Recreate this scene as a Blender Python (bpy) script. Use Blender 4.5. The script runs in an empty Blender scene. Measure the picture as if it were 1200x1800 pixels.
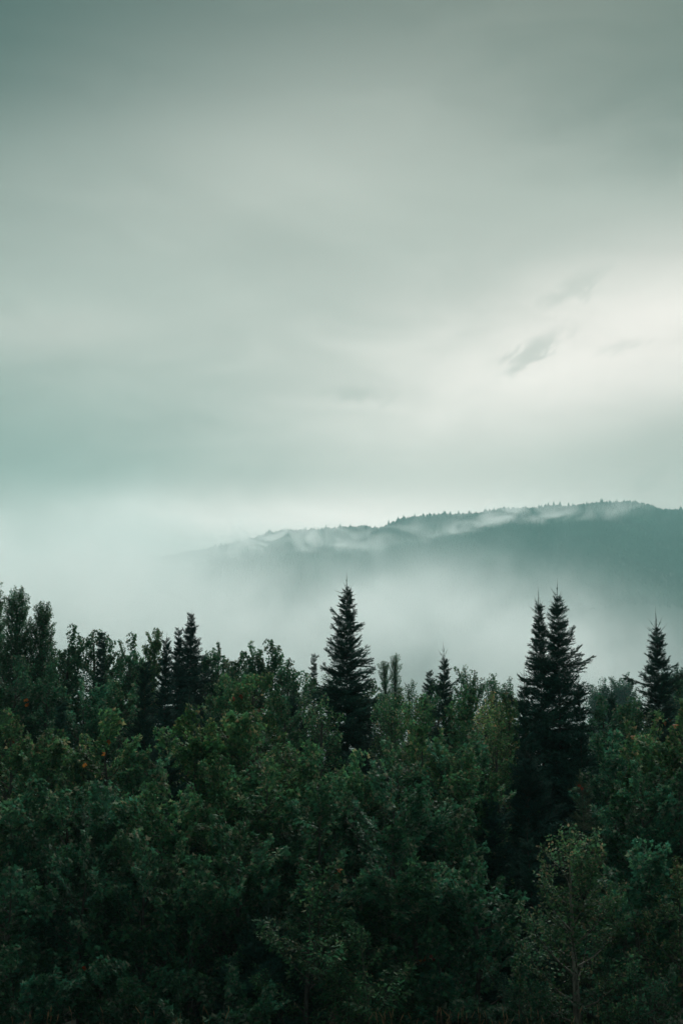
import bpy, math, random
import numpy as np
from mathutils import Vector, Matrix, noise

SC = bpy.context.scene
COL = SC.collection
R = math.radians

# ------------------------------------------------------------------ camera
CAM_Z = 1.7
PITCH = R(13.06)
FOC = 2500.0                     # focal length in photo pixels (1200 x 1800)
cam_d = bpy.data.cameras.new('camera')
cam_d.sensor_fit = 'VERTICAL'
cam_d.sensor_height = 36.0
cam_d.lens = 36.0 * FOC / 1800.0
cam_d.clip_start = 0.1
cam_d.clip_end = 20000
cam = bpy.data.objects.new('camera', cam_d)
COL.objects.link(cam)
cam.location = (0, 0, CAM_Z)
cam.rotation_euler = (math.pi / 2 + PITCH, 0, 0)
SC.camera = cam


def at(px, py, d):
    """World point on the line of sight of a photo pixel, d metres ahead."""
    u, v = (px - 600) / FOC, (900 - py) / FOC
    y = math.cos(PITCH) - v * math.sin(PITCH)
    z = math.sin(PITCH) + v * math.cos(PITCH)
    return Vector((u / y * d, d, CAM_Z + z / y * d))


# ------------------------------------------------------------------ nodes helper
class NT:
    def __init__(s, tree):
        s.t = tree
        s.n = tree.nodes
        s.l = tree.links

    def new(s, typ, **kw):
        n = s.n.new(typ)
        for k, v in kw.items():
            setattr(n, k, v)
        return n

    def put(s, sock, v):
        if isinstance(v, bpy.types.NodeSocket):
            s.l.new(v, sock)
        elif v is not None:
            sock.default_value = v

    def m(s, op, a, b=None, c=None, clamp=False):
        n = s.new('ShaderNodeMath', operation=op, use_clamp=clamp)
        s.put(n.inputs[0], a)
        if b is not None:
            s.put(n.inputs[1], b)
        if c is not None:
            s.put(n.inputs[2], c)
        return n.outputs[0]

    def vm(s, op, a, b=None):
        n = s.new('ShaderNodeVectorMath', operation=op)
        s.put(n.inputs[0], a)
        if b is not None:
            s.put(n.inputs[1], b)
        return n.outputs[0]

    def noise(s, vec, scale, detail=4, rough=.5, dist=0.):
        n = s.new('ShaderNodeTexNoise')
        s.put(n.inputs['Vector'], vec)
        n.inputs['Scale'].default_value = scale
        n.inputs['Detail'].default_value = detail
        n.inputs['Roughness'].default_value = rough
        n.inputs['Distortion'].default_value = dist
        return n.outputs['Fac']

    def rng(s, v, a, b, c=0., d=1., smooth=True):
        n = s.new('ShaderNodeMapRange')
        n.interpolation_type = 'SMOOTHSTEP' if smooth else 'LINEAR'
        s.put(n.inputs[0], v)
        for i, k in enumerate((a, b, c, d)):
            s.put(n.inputs[i + 1], k)
        return n.outputs[0]

    def ramp(s, v, stops, interp='EASE'):
        n = s.new('ShaderNodeValToRGB')
        s.put(n.inputs[0], v)
        n.color_ramp.interpolation = interp
        e = n.color_ramp.elements
        while len(e) < len(stops):
            e.new(.5)
        for k, (p, c) in zip(e, stops):
            k.position = p
            k.color = (*c, 1)
        return n.outputs[0]

    def mix(s, f, a, b, mode='MIX'):
        n = s.new('ShaderNodeMix', data_type='RGBA', blend_type=mode)
        s.put(n.inputs[0], f)
        s.put(n.inputs[6], a if isinstance(a, bpy.types.NodeSocket) else (*a, 1))
        s.put(n.inputs[7], b if isinstance(b, bpy.types.NodeSocket) else (*b, 1))
        return n.outputs[2]


# ------------------------------------------------------------------ world: overcast sky
SUN_EL, SUN_AZ = 41, 14          # veiled sun, ahead and a little to the right
world = bpy.data.worlds.new('World')
SC.world = world
world.use_nodes = True
world.node_tree.nodes.clear()
W = NT(world.node_tree)
out = W.new('ShaderNodeOutputWorld')
bg = W.new('ShaderNodeBackground')
bg.inputs['Strength'].default_value = 0.1
W.l.new(bg.outputs[0], out.inputs[0])
sky = W.new('ShaderNodeTexSky')
sky.sky_type = 'NISHITA'
sky.sun_disc = False
sky.sun_elevation = R(SUN_EL)
sky.sun_rotation = R(SUN_AZ)
sky.dust_density = 4
tc = W.new('ShaderNodeTexCoord')
sep = W.new('ShaderNodeSeparateXYZ')
W.l.new(tc.outputs['Generated'], sep.inputs[0])
X, Y, Z = sep.outputs
el = W.m('MULTIPLY', W.m('ARCSINE', Z), 180 / math.pi)           # degrees
az = W.m('MULTIPLY', W.m('ARCTAN2', X, Y), 180 / math.pi)
# the cloud deck is a layer overhead: its texture is stretched along the horizon
deck = W.new('ShaderNodeCombineXYZ')
W.put(deck.inputs[0], W.m('MULTIPLY', az, .045))
W.put(deck.inputs[1], W.m('MULTIPLY', el, .13))
W.put(deck.inputs[2], W.m('MULTIPLY', W.m('ADD', az, W.m('MULTIPLY', el, -2.)), .01))
n1 = W.noise(deck.outputs[0], 1.0, 3, .45, .6)
n2 = W.noise(deck.outputs[0], 3.2, 5, .55, .8)
wob = W.m('MULTIPLY', W.m('SUBTRACT', n2, .5), 5.5)
wob2 = W.m('MULTIPLY', W.m('SUBTRACT', n1, .5), 9.)


def blob(a0, e0, ra, re, tilt=0.):
    """Soft elliptical patch of tone in the sky centred at azimuth a0, elevation e0."""
    da = W.m('SUBTRACT', W.m('ADD', az, wob), a0)
    de = W.m('SUBTRACT', W.m('ADD', el, W.m('MULTIPLY', wob2, .35)), e0)
    de = W.m('SUBTRACT', de, W.m('MULTIPLY', da, tilt))
    q = W.m('ADD', W.m('POWER', W.m('ABSOLUTE', W.m('DIVIDE', da, ra)), 2.),
            W.m('POWER', W.m('ABSOLUTE', W.m('DIVIDE', de, re)), 2.))
    return W.m('POWER', 2.718, W.m('MULTIPLY', q, -1.))


base = W.ramp(W.m('DIVIDE', W.m('ADD', el, wob), 90.), [
    (0.00, (.44, .50, .465)), (.08, (.44, .51, .47)), (.13, (.50, .56, .52)), (.18, (.33, .40, .365)),
    (.235, (.365, .43, .395)), (.285, (.285, .34, .31)), (.325, (.12, .145, .132)), (.37, (.055, .07, .063)),  # dark band near the frame top painted in for lens falloff
    (.43, (.13, .155, .142)), (.60, (.36, .42, .39)), (1., (.46, .53, .49))], 'LINEAR')
# added dimming of the unseen sky behind the camera, to shade the lower thicket
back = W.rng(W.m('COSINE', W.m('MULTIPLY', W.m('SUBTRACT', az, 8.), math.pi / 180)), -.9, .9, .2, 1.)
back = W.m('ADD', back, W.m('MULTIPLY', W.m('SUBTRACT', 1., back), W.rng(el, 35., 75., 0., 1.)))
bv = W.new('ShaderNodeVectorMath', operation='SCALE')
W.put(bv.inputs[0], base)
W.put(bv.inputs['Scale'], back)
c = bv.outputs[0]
c = W.mix(W.m('MULTIPLY', blob(-11, 14.6, 10, 3.0, .02), .85), c, (.165, .255, .23))
c = W.mix(W.m('MULTIPLY', blob(13., 19.4, 15, 3.9, .13), .9), c, (.95, .95, .91))
c = W.mix(W.m('MULTIPLY', blob(0, 12.6, 9.5, 1.5, .0), .9), c, (1.1, 1.12, 1.08))
c = W.mix(W.m('MULTIPLY', blob(-17, 34.5, 9.5, 8.5, .3), 1.), c, (.01, .022, .018))  # lens vignette painted into the sky: dark upper left corner
c = W.mix(W.m('MULTIPLY', blob(17, 34, 8.5, 8.5, -.3), .95), c, (.03, .05, .044))  # the same vignette darkening painted at the upper right
c = W.mix(W.m('MULTIPLY', blob(-1, 25.5, 10, 5, .1), .6), c, (.44, .49, .455))
c = W.mix(W.m('MULTIPLY', blob(-12, 19.8, 5, 1.0, .05), .7), c, (.52, .57, .53))
# fine mottling of the deck
mott = W.rng(n1, .3, .7, .87, 1.10)
c = W.mix(1., c, W.new('ShaderNodeCombineColor').outputs[0], 'MULTIPLY') if False else c
mv = W.new('ShaderNodeVectorMath', operation='SCALE')
W.put(mv.inputs[0], c)
W.put(mv.inputs['Scale'], W.m('MULTIPLY', mott, W.rng(n2, .3, .7, .955, 1.045)))
c = mv.outputs[0]
# torn grey scud clouds
sc_ = W.new('ShaderNodeCombineXYZ')
W.put(sc_.inputs[0], W.m('MULTIPLY', az, .9))
W.put(sc_.inputs[1], W.m('MULTIPLY', W.m('SUBTRACT', el, W.m('MULTIPLY', az, .45)), 1.7))
rag = W.noise(sc_.outputs[0], 1.0, 6, .62, .5)
rag2 = W.noise(sc_.outputs[0], .8, 5, .6, 1.2)


def scud(c, a0, e0, ra, re, tilt, k):
    da = W.m('SUBTRACT', W.m('ADD', az, W.m('MULTIPLY', W.m('SUBTRACT', rag2, .5), 2.6)), a0)
    de = W.m('SUBTRACT', W.m('SUBTRACT', W.m('ADD', el, W.m('MULTIPLY', W.m('SUBTRACT', rag, .5), 1.1)), e0), W.m('MULTIPLY', da, tilt))
    q = W.m('ADD', W.m('POWER', W.m('ABSOLUTE', W.m('DIVIDE', da, ra)), 2.),
            W.m('POWER', W.m('ABSOLUTE', W.m('DIVIDE', de, re)), 2.))
    g = W.m('SUBTRACT', 1., W.m('SQRT', q))
    f = W.rng(W.m('ADD', g, W.m('MULTIPLY', W.m('SUBTRACT', rag, .5), 1.6)), .0, .9, 0., k)
    return W.mix(f, c, (.22, .28, .255))


c = scud(c, 8.0, 19.3, 1.8, .7, .5, .42)
c = scud(c, 9.9, 21.7, 2.0, .8, .35, .28)
c = scud(c, .6, 17.8, 2., .5, .0, .25)
c = scud(c, -7., 16.6, 2.2, .5, .05, .15)
c = scud(c, 11.6, 19.3, 1.6, .35, .2, .2)
c = scud(c, 12.7, 14.2, 1.5, .5, .5, .12)
sc10 = W.new('ShaderNodeVectorMath', operation='SCALE')
W.put(sc10.inputs[0], W.vm('MULTIPLY', c, (7.7, 6.75, 6.6)))
sc10.inputs['Scale'].default_value = 1.0
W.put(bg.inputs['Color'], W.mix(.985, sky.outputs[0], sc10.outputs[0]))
world.cycles.sampling_method = 'MANUAL'
world.cycles.sample_map_resolution = 1024

sun_d = bpy.data.lights.new('sun', 'SUN')
sun_d.energy = 1.5
sun_d.angle = R(30)
sun_d.color = (1, .98, .95)
sun = bpy.data.objects.new('sun', sun_d)
COL.objects.link(sun)
sun.location = (0, 0, 300)
sd = Vector((math.sin(R(SUN_AZ)) * math.cos(R(SUN_EL)), math.cos(R(SUN_AZ)) * math.cos(R(SUN_EL)), math.sin(R(SUN_EL))))
sun.rotation_euler = sd.to_track_quat('Z', 'Y').to_euler()

SC.view_settings.view_transform = 'Standard'
SC.view_settings.look = 'None'
SC.view_settings.gamma = 1
SC.view_settings.exposure = .88
SC.view_settings.use_curve_mapping = False
SC.render.engine = 'CYCLES'
cy = SC.cycles
cy.use_denoising = True
cy.max_bounces = 8
cy.diffuse_bounces = 2
cy.glossy_bounces = 1
cy.transmission_bounces = 2
cy.transparent_max_bounces = 4
cy.volume_bounces = 12
cy.max_bounces = 14
cy.volume_step_rate = 1
cy.volume_max_steps = 128


# ------------------------------------------------------------------ object helpers
def tag(o, label=None, cat=None, group=None, kind=None):
    for k, v in (('label', label), ('category', cat), ('group', group), ('kind', kind)):
        if v:
            o[k] = v
    return o


def link(name, me, parent=None, mat=None):
    o = bpy.data.objects.new(name, me)
    COL.objects.link(o)
    if mat and me and not me.materials:
        me.materials.append(mat)
    if parent:
        o.parent = parent
    return o


class MB:
    """Collects vertices, faces, per-face colour and material slot."""
    def __init__(s):
        s.v, s.f, s.c, s.m = [], [], [], []

    def face(s, pts, col, mi=0):
        i = len(s.v)
        s.v += [tuple(p) for p in pts]
        s.f.append(tuple(range(i, i + len(pts))))
        s.c.append(col)
        s.m.append(mi)

    def rod(s, pts, radii, col, mi=1, sides=4):
        """Tapered tube along points."""
        i0 = len(s.v)
        n = len(pts)
        for k, p in enumerate(pts):
            a = pts[min(k + 1, n - 1)] - pts[max(k - 1, 0)]
            a = a.normalized() if a.length > 1e-9 else Vector((0, 0, 1))
            x = a.cross(Vector((.31, .2, .93)))
            if x.length < .05:
                x = a.cross(Vector((1, 0, 0)))
            x.normalize()
            y = a.cross(x)
            for j in range(sides):
                t = 2 * math.pi * j / sides
                s.v.append(tuple(p + (x * math.cos(t) + y * math.sin(t)) * radii[k]))
        for k in range(n - 1):
            for j in range(sides):
                a, b = i0 + k * sides + j, i0 + k * sides + (j + 1) % sides
                s.f.append((a, b, b + sides, a + sides))
                s.c.append(col)
                s.m.append(mi)

    def mesh(s, name, mats):
        me = bpy.data.meshes.new(name)
        me.from_pydata(s.v, [], s.f)
        for m in mats:
            me.materials.append(m)
        me.polygons.foreach_set('material_index', s.m)
        ca = me.color_attributes.new('tint', 'FLOAT_COLOR', 'CORNER')
        arr = np.ones((len(me.loops), 4), dtype=np.float32)
        cols = np.array(s.c, dtype=np.float32).reshape(-1, 3)
        tot = np.array([len(f) for f in s.f])
        arr[:, :3] = np.repeat(cols, tot, axis=0)
        ca.data.foreach_set('color', arr.ravel())
        me.update()
        return me


# ------------------------------------------------------------------ materials
def mat_base(name):
    m = bpy.data.materials.new(name)
    m.use_nodes = True
    m.node_tree.nodes.clear()
    return m, NT(m.node_tree)


def leaf_material(name, rough=.6, spec=.12, transl=.34):
    m, N = mat_base(name)
    o = N.new('ShaderNodeOutputMaterial')
    at_ = N.new('ShaderNodeAttribute', attribute_name='tint')
    oi = N.new('ShaderNodeObjectInfo')
    col = N.mix(1., at_.outputs['Color'], oi.outputs['Color'], 'MULTIPLY')
    geo = N.new('ShaderNodeTexCoord')
    nz = N.noise(geo.outputs['Object'], 9., 3, .6)
    hsv = N.new('ShaderNodeHueSaturation')
    N.put(hsv.inputs['Value'], N.m('MULTIPLY', N.rng(nz, .25, .75, .6, 1.5), N.rng(oi.outputs['Random'], 0, 1, .65, 1.45, False)))
    N.put(hsv.inputs['Hue'], N.rng(oi.outputs['Random'], 0, 1, .485, .512, False))
    N.put(hsv.inputs['Color'], col)
    p = N.new('ShaderNodeBsdfPrincipled')
    N.put(p.inputs['Base Color'], hsv.outputs[0])
    p.inputs['Roughness'].default_value = rough
    p.inputs['Specular IOR Level'].default_value = spec
    if transl:
        t = N.new('ShaderNodeBsdfTranslucent')
        N.put(t.inputs['Color'], hsv.outputs[0])
        mx = N.new('ShaderNodeMixShader')
        mx.inputs[0].default_value = transl
        N.l.new(p.outputs[0], mx.inputs[1])
        N.l.new(t.outputs[0], mx.inputs[2])
        N.l.new(mx.outputs[0], o.inputs[0])
    else:
        N.l.new(p.outputs[0], o.inputs[0])
    return m


def bark_material(name, a, b):
    m, N = mat_base(name)
    o = N.new('ShaderNodeOutputMaterial')
    p = N.new('ShaderNodeBsdfPrincipled')
    t = N.new('ShaderNodeTexCoord')
    mp = N.new('ShaderNodeMapping')
    mp.inputs['Scale'].default_value = (9, 9, 2.2)
    N.l.new(t.outputs['Object'], mp.inputs[0])
    nz = N.noise(mp.outputs[0], 2., 6, .65, .4)
    N.put(p.inputs['Base Color'], N.ramp(nz, [(.3, a), (.7, b)]))
    p.inputs['Roughness'].default_value = .9
    bp = N.new('ShaderNodeBump')
    bp.inputs['Strength'].default_value = .6
    N.put(bp.inputs['Height'], nz)
    N.l.new(bp.outputs[0], p.inputs['Normal'])
    N.l.new(p.outputs[0], o.inputs[0])
    return m


M_LEAF = leaf_material('broad_leaf')
M_NEEDLE = leaf_material('needle', .75, .08, .0)
M_BARK = bark_material('bark', (.03, .026, .022), (.10, .09, .078))
M_PALE = bark_material('pale_bark', (.07, .06, .05), (.24, .21, .18))
M_TWIG = bark_material('twig', (.024, .030, .022), (.06, .06, .045))


def ground_material(name, a, b, sc):
    m, N = mat_base(name)
    o = N.new('ShaderNodeOutputMaterial')
    p = N.new('ShaderNodeBsdfPrincipled')
    t = N.new('ShaderNodeNewGeometry')
    nz = N.noise(t.outputs['Position'], sc, 8, .65)
    nb = N.noise(t.outputs['Position'], sc * .07, 4, .5)
    N.put(p.inputs['Base Color'], N.ramp(N.m('MULTIPLY', N.m('ADD', nz, nb), .5), [(.35, a), (.65, b)]))
    p.inputs['Roughness'].default_value = .95
    bp = N.new('ShaderNodeBump')
    bp.inputs['Strength'].default_value = .5
    N.put(bp.inputs['Height'], nz)
    N.l.new(bp.outputs[0], p.inputs['Normal'])
    N.l.new(p.outputs[0], o.inputs[0])
    return m


# ------------------------------------------------------------------ terrain
def ground_z(x, y):
    if y < 27:
        z = -.09 * max(y, 0) + .02 * max(-y, 0)
    elif y < 75:
        z = -2.43 - .012 * (y - 27)
    else:
        t = min((y - 75) / 600., 1.)
        z = -3.0 - 75 * t * t * (3 - 2 * t)
    return z + .25 * noise.noise(Vector((x * .06, y * .06, 3.)))


def build_ground():
    xs = sorted(set([round(s * v, 3) for s in (-1, 1) for v in
                     (0, 3, 6, 10, 15, 20, 27, 35, 45, 60, 80, 110, 150, 210, 300, 450, 700, 1100, 1700, 2600, 4000)]))
    ys = [-4000, -2500, -1400, -700, -300, -120, -50, -20, -8, 0] + list(range(3, 90, 3)) + \
         [100, 115, 135, 160, 190, 230, 280, 340, 400, 470, 540, 620, 700, 900, 1200, 1700, 2400, 3200, 4200]
    v = [(x, y, ground_z(x, y)) for y in ys for x in xs]
    nx = len(xs)
    f = [(j * nx + i, j * nx + i + 1, (j + 1) * nx + i + 1, (j + 1) * nx + i) for j in range(len(ys) - 1) for i in range(nx - 1)]
    me = bpy.data.meshes.new('ground')
    me.from_pydata(v, [], f)
    for p in me.polygons:
        p.use_smooth = True
    tag(link('ground', me, None, ground_material('forest_floor', (.018, .022, .012), (.06, .055, .035), 1.4)), kind='structure')


build_ground()

RIDGE = [(-900, 1120), (-400, 1075), (-100, 1040), (0, 1022), (150, 1000), (300, 975), (400, 957), (470, 938), (500, 931),
         (560, 931), (610, 925), (640, 922), (665, 928), (682, 921), (700, 911), (740, 906), (800, 903), (860, 896),
         (890, 893), (960, 892), (1000, 890), (1020, 886), (1060, 882), (1100, 881), (1130, 885), (1160, 892),
         (1200, 893), (1300, 900), (1450, 925), (1700, 990), (2100, 1080)]
D_RIDGE = 3000.


def ridge_h(x):
    px = 600 + x / D_RIDGE * FOC * (math.cos(PITCH))
    for (a, ya), (b, yb) in zip(RIDGE, RIDGE[1:]):
        if a <= px <= b:
            t = (px - a) / (b - a)
            return at(px, ya + (yb - ya) * t, D_RIDGE).z
    return at(px, 1120, D_RIDGE).z


def hill_z(x, y):
    """Slope climbing from the valley floor to the ridge, folded by gullies."""
    h = ridge_h(x * D_RIDGE / max(y, 1500) if y < D_RIDGE else x) - 8
    if y <= D_RIDGE:
        t = (y - 1300) / (D_RIDGE - 1300)
        t = max(0, min(1, t))
        s = t ** .92
        g = noise.noise(Vector((x * .0035, y * .0016, 1.))) * 60 + noise.noise(Vector((x * .009, y * .004, 5.))) * 25
        return -82 + (h + 82) * s + g * .8 * math.sin(t * math.pi) ** 1.2
    t = min(1, (y - D_RIDGE) / 900)
    return -82 + (h + 82) * math.cos(t * math.pi / 2) ** 1.5


def build_hill():
    xs = np.linspace(-1800, 2000, 153)
    ys = list(np.linspace(1300, 3000, 60)) + list(np.linspace(3050, 3900, 14))
    v = [(x, y, hill_z(x, y)) for y in ys for x in xs]
    nx = len(xs)
    f = [(j * nx + i, j * nx + i + 1, (j + 1) * nx + i + 1, (j + 1) * nx + i) for j in range(len(ys) - 1) for i in range(nx - 1)]
    me = bpy.data.meshes.new('mountain')
    me.from_pydata(v, [], f)
    for p in me.polygons:
        p.use_smooth = True
    tag(link('mountain', me, None, ground_material('hillside', (.016, .036, .028), (.026, .05, .036), .02)), kind='structure')
    # the wood on the slope: one mass of conifers of uneven height, thinner in the gullies
    rs = np.random.RandomState(5)
    n = 90000
    X_ = rs.uniform(-520, 920, n)
    Y_ = np.where(rs.rand(n) < .2, 3012 - np.abs(rs.normal(0, 1, n)) * 60, rs.uniform(2150, 3012, n))
    Z_ = np.array([hill_z(a, b) for a, b in zip(X_, Y_)]) - 1
    pat = np.array([noise.noise(Vector((a * .012, b * .012, 9.))) for a, b in zip(X_, Y_)])
    h = rs.uniform(4, 9, n) * (1 + .5 * pat) * np.where(rs.rand(n) < .08, 1.5, 1.) * np.where((Y_ > 2950) & (rs.rand(n) < .3), 1.4, 1.)
    rr = h * rs.uniform(.22, .38, n)
    a0 = rs.uniform(0, 6.28, n)
    V = np.zeros((n, 10, 3))
    for k in range(4):
        an = a0 + k * math.pi / 2
        V[:, k] = np.stack([X_ + np.cos(an) * rr, Y_ + np.sin(an) * rr, Z_ + h * .05], 1)
        V[:, 4 + k] = np.stack([X_ + np.cos(an + .6) * rr * .62, Y_ + np.sin(an + .6) * rr * .62, Z_ + h * .42], 1)
    V[:, 8] = np.stack([X_, Y_, Z_ + h * .7], 1)
    V[:, 9] = np.stack([X_ + rs.uniform(-.4, .4, n), Y_, Z_ + h], 1)
    tri = np.array([(0, 1, 8), (1, 2, 8), (2, 3, 8), (3, 0, 8), (4, 5, 9), (5, 6, 9), (6, 7, 9), (7, 4, 9)])
    F = (np.arange(n)[:, None, None] * 10 + tri[None]).reshape(-1)
    me = bpy.data.meshes.new('hillside_forest')
    me.vertices.add(n * 10)
    me.vertices.foreach_set('co', V.reshape(-1))
    me.loops.add(len(F))
    me.loops.foreach_set('vertex_index', F.astype(np.int32))
    me.polygons.add(n * 8)
    me.polygons.foreach_set('loop_start', np.arange(0, n * 24, 3, dtype=np.int32))
    me.update(calc_edges=True)
    me.materials.append(M_NEEDLE)
    base_c = np.array([(.020, .050, .038), (.024, .056, .042), (.018, .046, .036), (.030, .058, .040)])[rs.randint(0, 4, n)]
    base_c = base_c * (1 + 1.2 * pat)[:, None]
    arr = np.ones((n, 24, 4), dtype=np.float32)
    arr[:, :, :3] = base_c[:, None, :]
    ca = me.color_attributes.new('tint', 'FLOAT_COLOR', 'CORNER')
    ca.data.foreach_set('color', arr.ravel())
    o = link('hillside_forest', me)
    tag(o, 'distant conifer forest covering the misty mountain slope and its ridge', 'forest', kind='stuff')


build_hill()


# ------------------------------------------------------------------ bough meshes
def rv(rnd, s=1.):
    return Vector((rnd.gauss(0, s), rnd.gauss(0, s), rnd.gauss(0, s)))


LEAF_OUT = {
    'maple': [(0, 0), (-.13, .26), (.12, .27), (.28, .56), (.46, .24), (1, 0)],
    'birch': [(0, 0), (.25, .32), (.62, .26), (1, 0)],
    'lance': [(0, 0), (.3, .17), (.65, .15), (1, 0)],
}


def add_leaf(mb, kind, base, d, nrm, size, col, cup=.3):
    x = d.normalized()
    y = nrm.cross(x)
    if y.length < 1e-3:
        return
    y.normalize()
    z = x.cross(y)
    half = LEAF_OUT[kind]
    for s in (1, -1):
        pts = [base + (x * a + y * b * s - z * (abs(b) * cup + a * a * .22)) * size for a, b in half]
        mb.face(pts if s > 0 else pts[::-1], col)


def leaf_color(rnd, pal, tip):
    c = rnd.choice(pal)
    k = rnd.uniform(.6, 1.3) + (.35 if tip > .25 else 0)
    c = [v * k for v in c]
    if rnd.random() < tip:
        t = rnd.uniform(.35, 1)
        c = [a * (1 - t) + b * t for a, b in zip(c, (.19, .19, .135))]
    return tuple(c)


PAL = [(.041, .132, .068), (.030, .110, .060), (.056, .142, .065), (.033, .118, .069)]


def make_broad(seed, kind='maple', length=.62, nside=4, size=.115, tip=.15, upright=False):
    """A leafy bough growing along +X, its leaves spread towards +Z."""
    rnd = random.Random(seed)
    mb = MB()
    ax = [Vector((length * t, rnd.gauss(0, .015) * t, .10 * t * t * length + rnd.gauss(0, .01))) for t in (0, .35, .7, 1)]
    mb.rod(ax, [.009, .007, .005, .002], (1, 1, 1))

    def along(t):
        k = min(int(t * 3), 2)
        return ax[k].lerp(ax[k + 1], t * 3 - k)

    twigs = [(along(0), ax[-1], 1.)]
    for i in range(nside * 2):
        t = .15 + .75 * (i + rnd.random() * .6) / (nside * 2)
        s = 1 if i % 2 else -1
        p = along(t)
        L = length * rnd.uniform(.28, .6) * (1.1 - t * .6)
        dv = Vector((.75, s * rnd.uniform(.5, 1.), rnd.uniform(-.05, .55))).normalized() * L
        mb.rod([p, p + dv * .5 + Vector((0, 0, .012)), p + dv], [.004, .003, .0015], (1, 1, 1), sides=3)
        twigs.append((p, p + dv, .8))
    for p, q, w in twigs:
        L = (q - p).length
        dirv = (q - p).normalized()
        step = {'maple': .068, 'birch': .045, 'lance': .05}[kind]
        n = max(2, int(L / step))
        for i in range(n):
            t = (i + .6) / n
            b = p.lerp(q, t)
            for s in ((1, -1) if kind == 'maple' else ((1,) if i % 2 else (-1,))):
                side = dirv.cross(Vector((0, 0, 1))).normalized() * s
                d = (dirv * rnd.uniform(.1, .7) + side * rnd.uniform(.6, 1.1) + Vector((0, 0, rnd.uniform(-.5, .35)))).normalized()
                pet = size * (.55 if kind == 'maple' else .2)
                bb = b + d * pet * rnd.uniform(.5, 1.2) + Vector((0, 0, rnd.uniform(-.02, .03)))
                droop = Vector((0, 0, -.55 if kind != 'lance' else -.9))
                nrm = (Vector((0, 0, 1)) + rv(rnd, .38) + dirv * .1).normalized()
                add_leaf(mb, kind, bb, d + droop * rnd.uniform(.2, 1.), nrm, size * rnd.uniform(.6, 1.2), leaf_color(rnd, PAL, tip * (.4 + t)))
        for i in range(4 if kind == 'maple' else 3):
            d = (dirv + rv(rnd, .6)).normalized()
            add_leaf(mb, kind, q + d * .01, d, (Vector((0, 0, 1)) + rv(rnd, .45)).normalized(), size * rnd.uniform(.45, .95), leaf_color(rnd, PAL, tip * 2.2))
    return mb.mesh(kind + '_bough', [M_LEAF, M_TWIG])


NPAL = [(.022, .078, .056), (.016, .060, .046), (.028, .090, .060), (.018, .068, .054)]


def needles(mb, rnd, p, q, dens=230, ln=.042, wd=.0075, pal=NPAL, young=.1):
    """A shoot with needles on every side."""
    L = (q - p).length
    a = (q - p).normalized()
    x = a.cross(Vector((.3, .4, .85))).normalized()
    y = a.cross(x)
    base = rnd.choice(pal)
    n = int(L * dens)
    for i in range(n):
        t = (i + rnd.random()) / n
        th = rnd.random() * 6.283
        rad = x * math.cos(th) + y * math.sin(th)
        d = (a * rnd.uniform(.45, .9) + rad + Vector((0, 0, .25))).normalized()
        b = p.lerp(q, t)
        w = d.cross(rad + a * .3)
        if w.length < 1e-3:
            w = y.copy()
        w = w.normalized() * wd
        k = rnd.uniform(.7, 1.35)
        c = tuple(v * k for v in base)
        mb.face((b - w, b + w, b + d * ln * rnd.uniform(.7, 1.2)), c)


def make_tuft(seed):
    """Short thick conifer bough for slim or small conifers."""
    rnd = random.Random(seed)
    mb = MB()
    p, q = Vector((0, 0, 0)), Vector((1, rnd.gauss(0, .05), .12))
    mb.rod([p, q], [.02, .006], (1, 1, 1), sides=3)
    needles(mb, rnd, p.lerp(q, .2), q, 80, .11, .015)
    for i in range(7):
        t = .15 + .1 * i
        for s in (-1, 1):
            b = p.lerp(q, t)
            e = b + Vector((.8, s * rnd.uniform(.5, 1), rnd.uniform(-.4, .6))).normalized() * rnd.uniform(.3, .55) * (1.2 - t)
            needles(mb, rnd, b, e, 80, .11, .015)
    return mb.mesh('conifer_tuft', [M_NEEDLE, M_TWIG])


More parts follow.
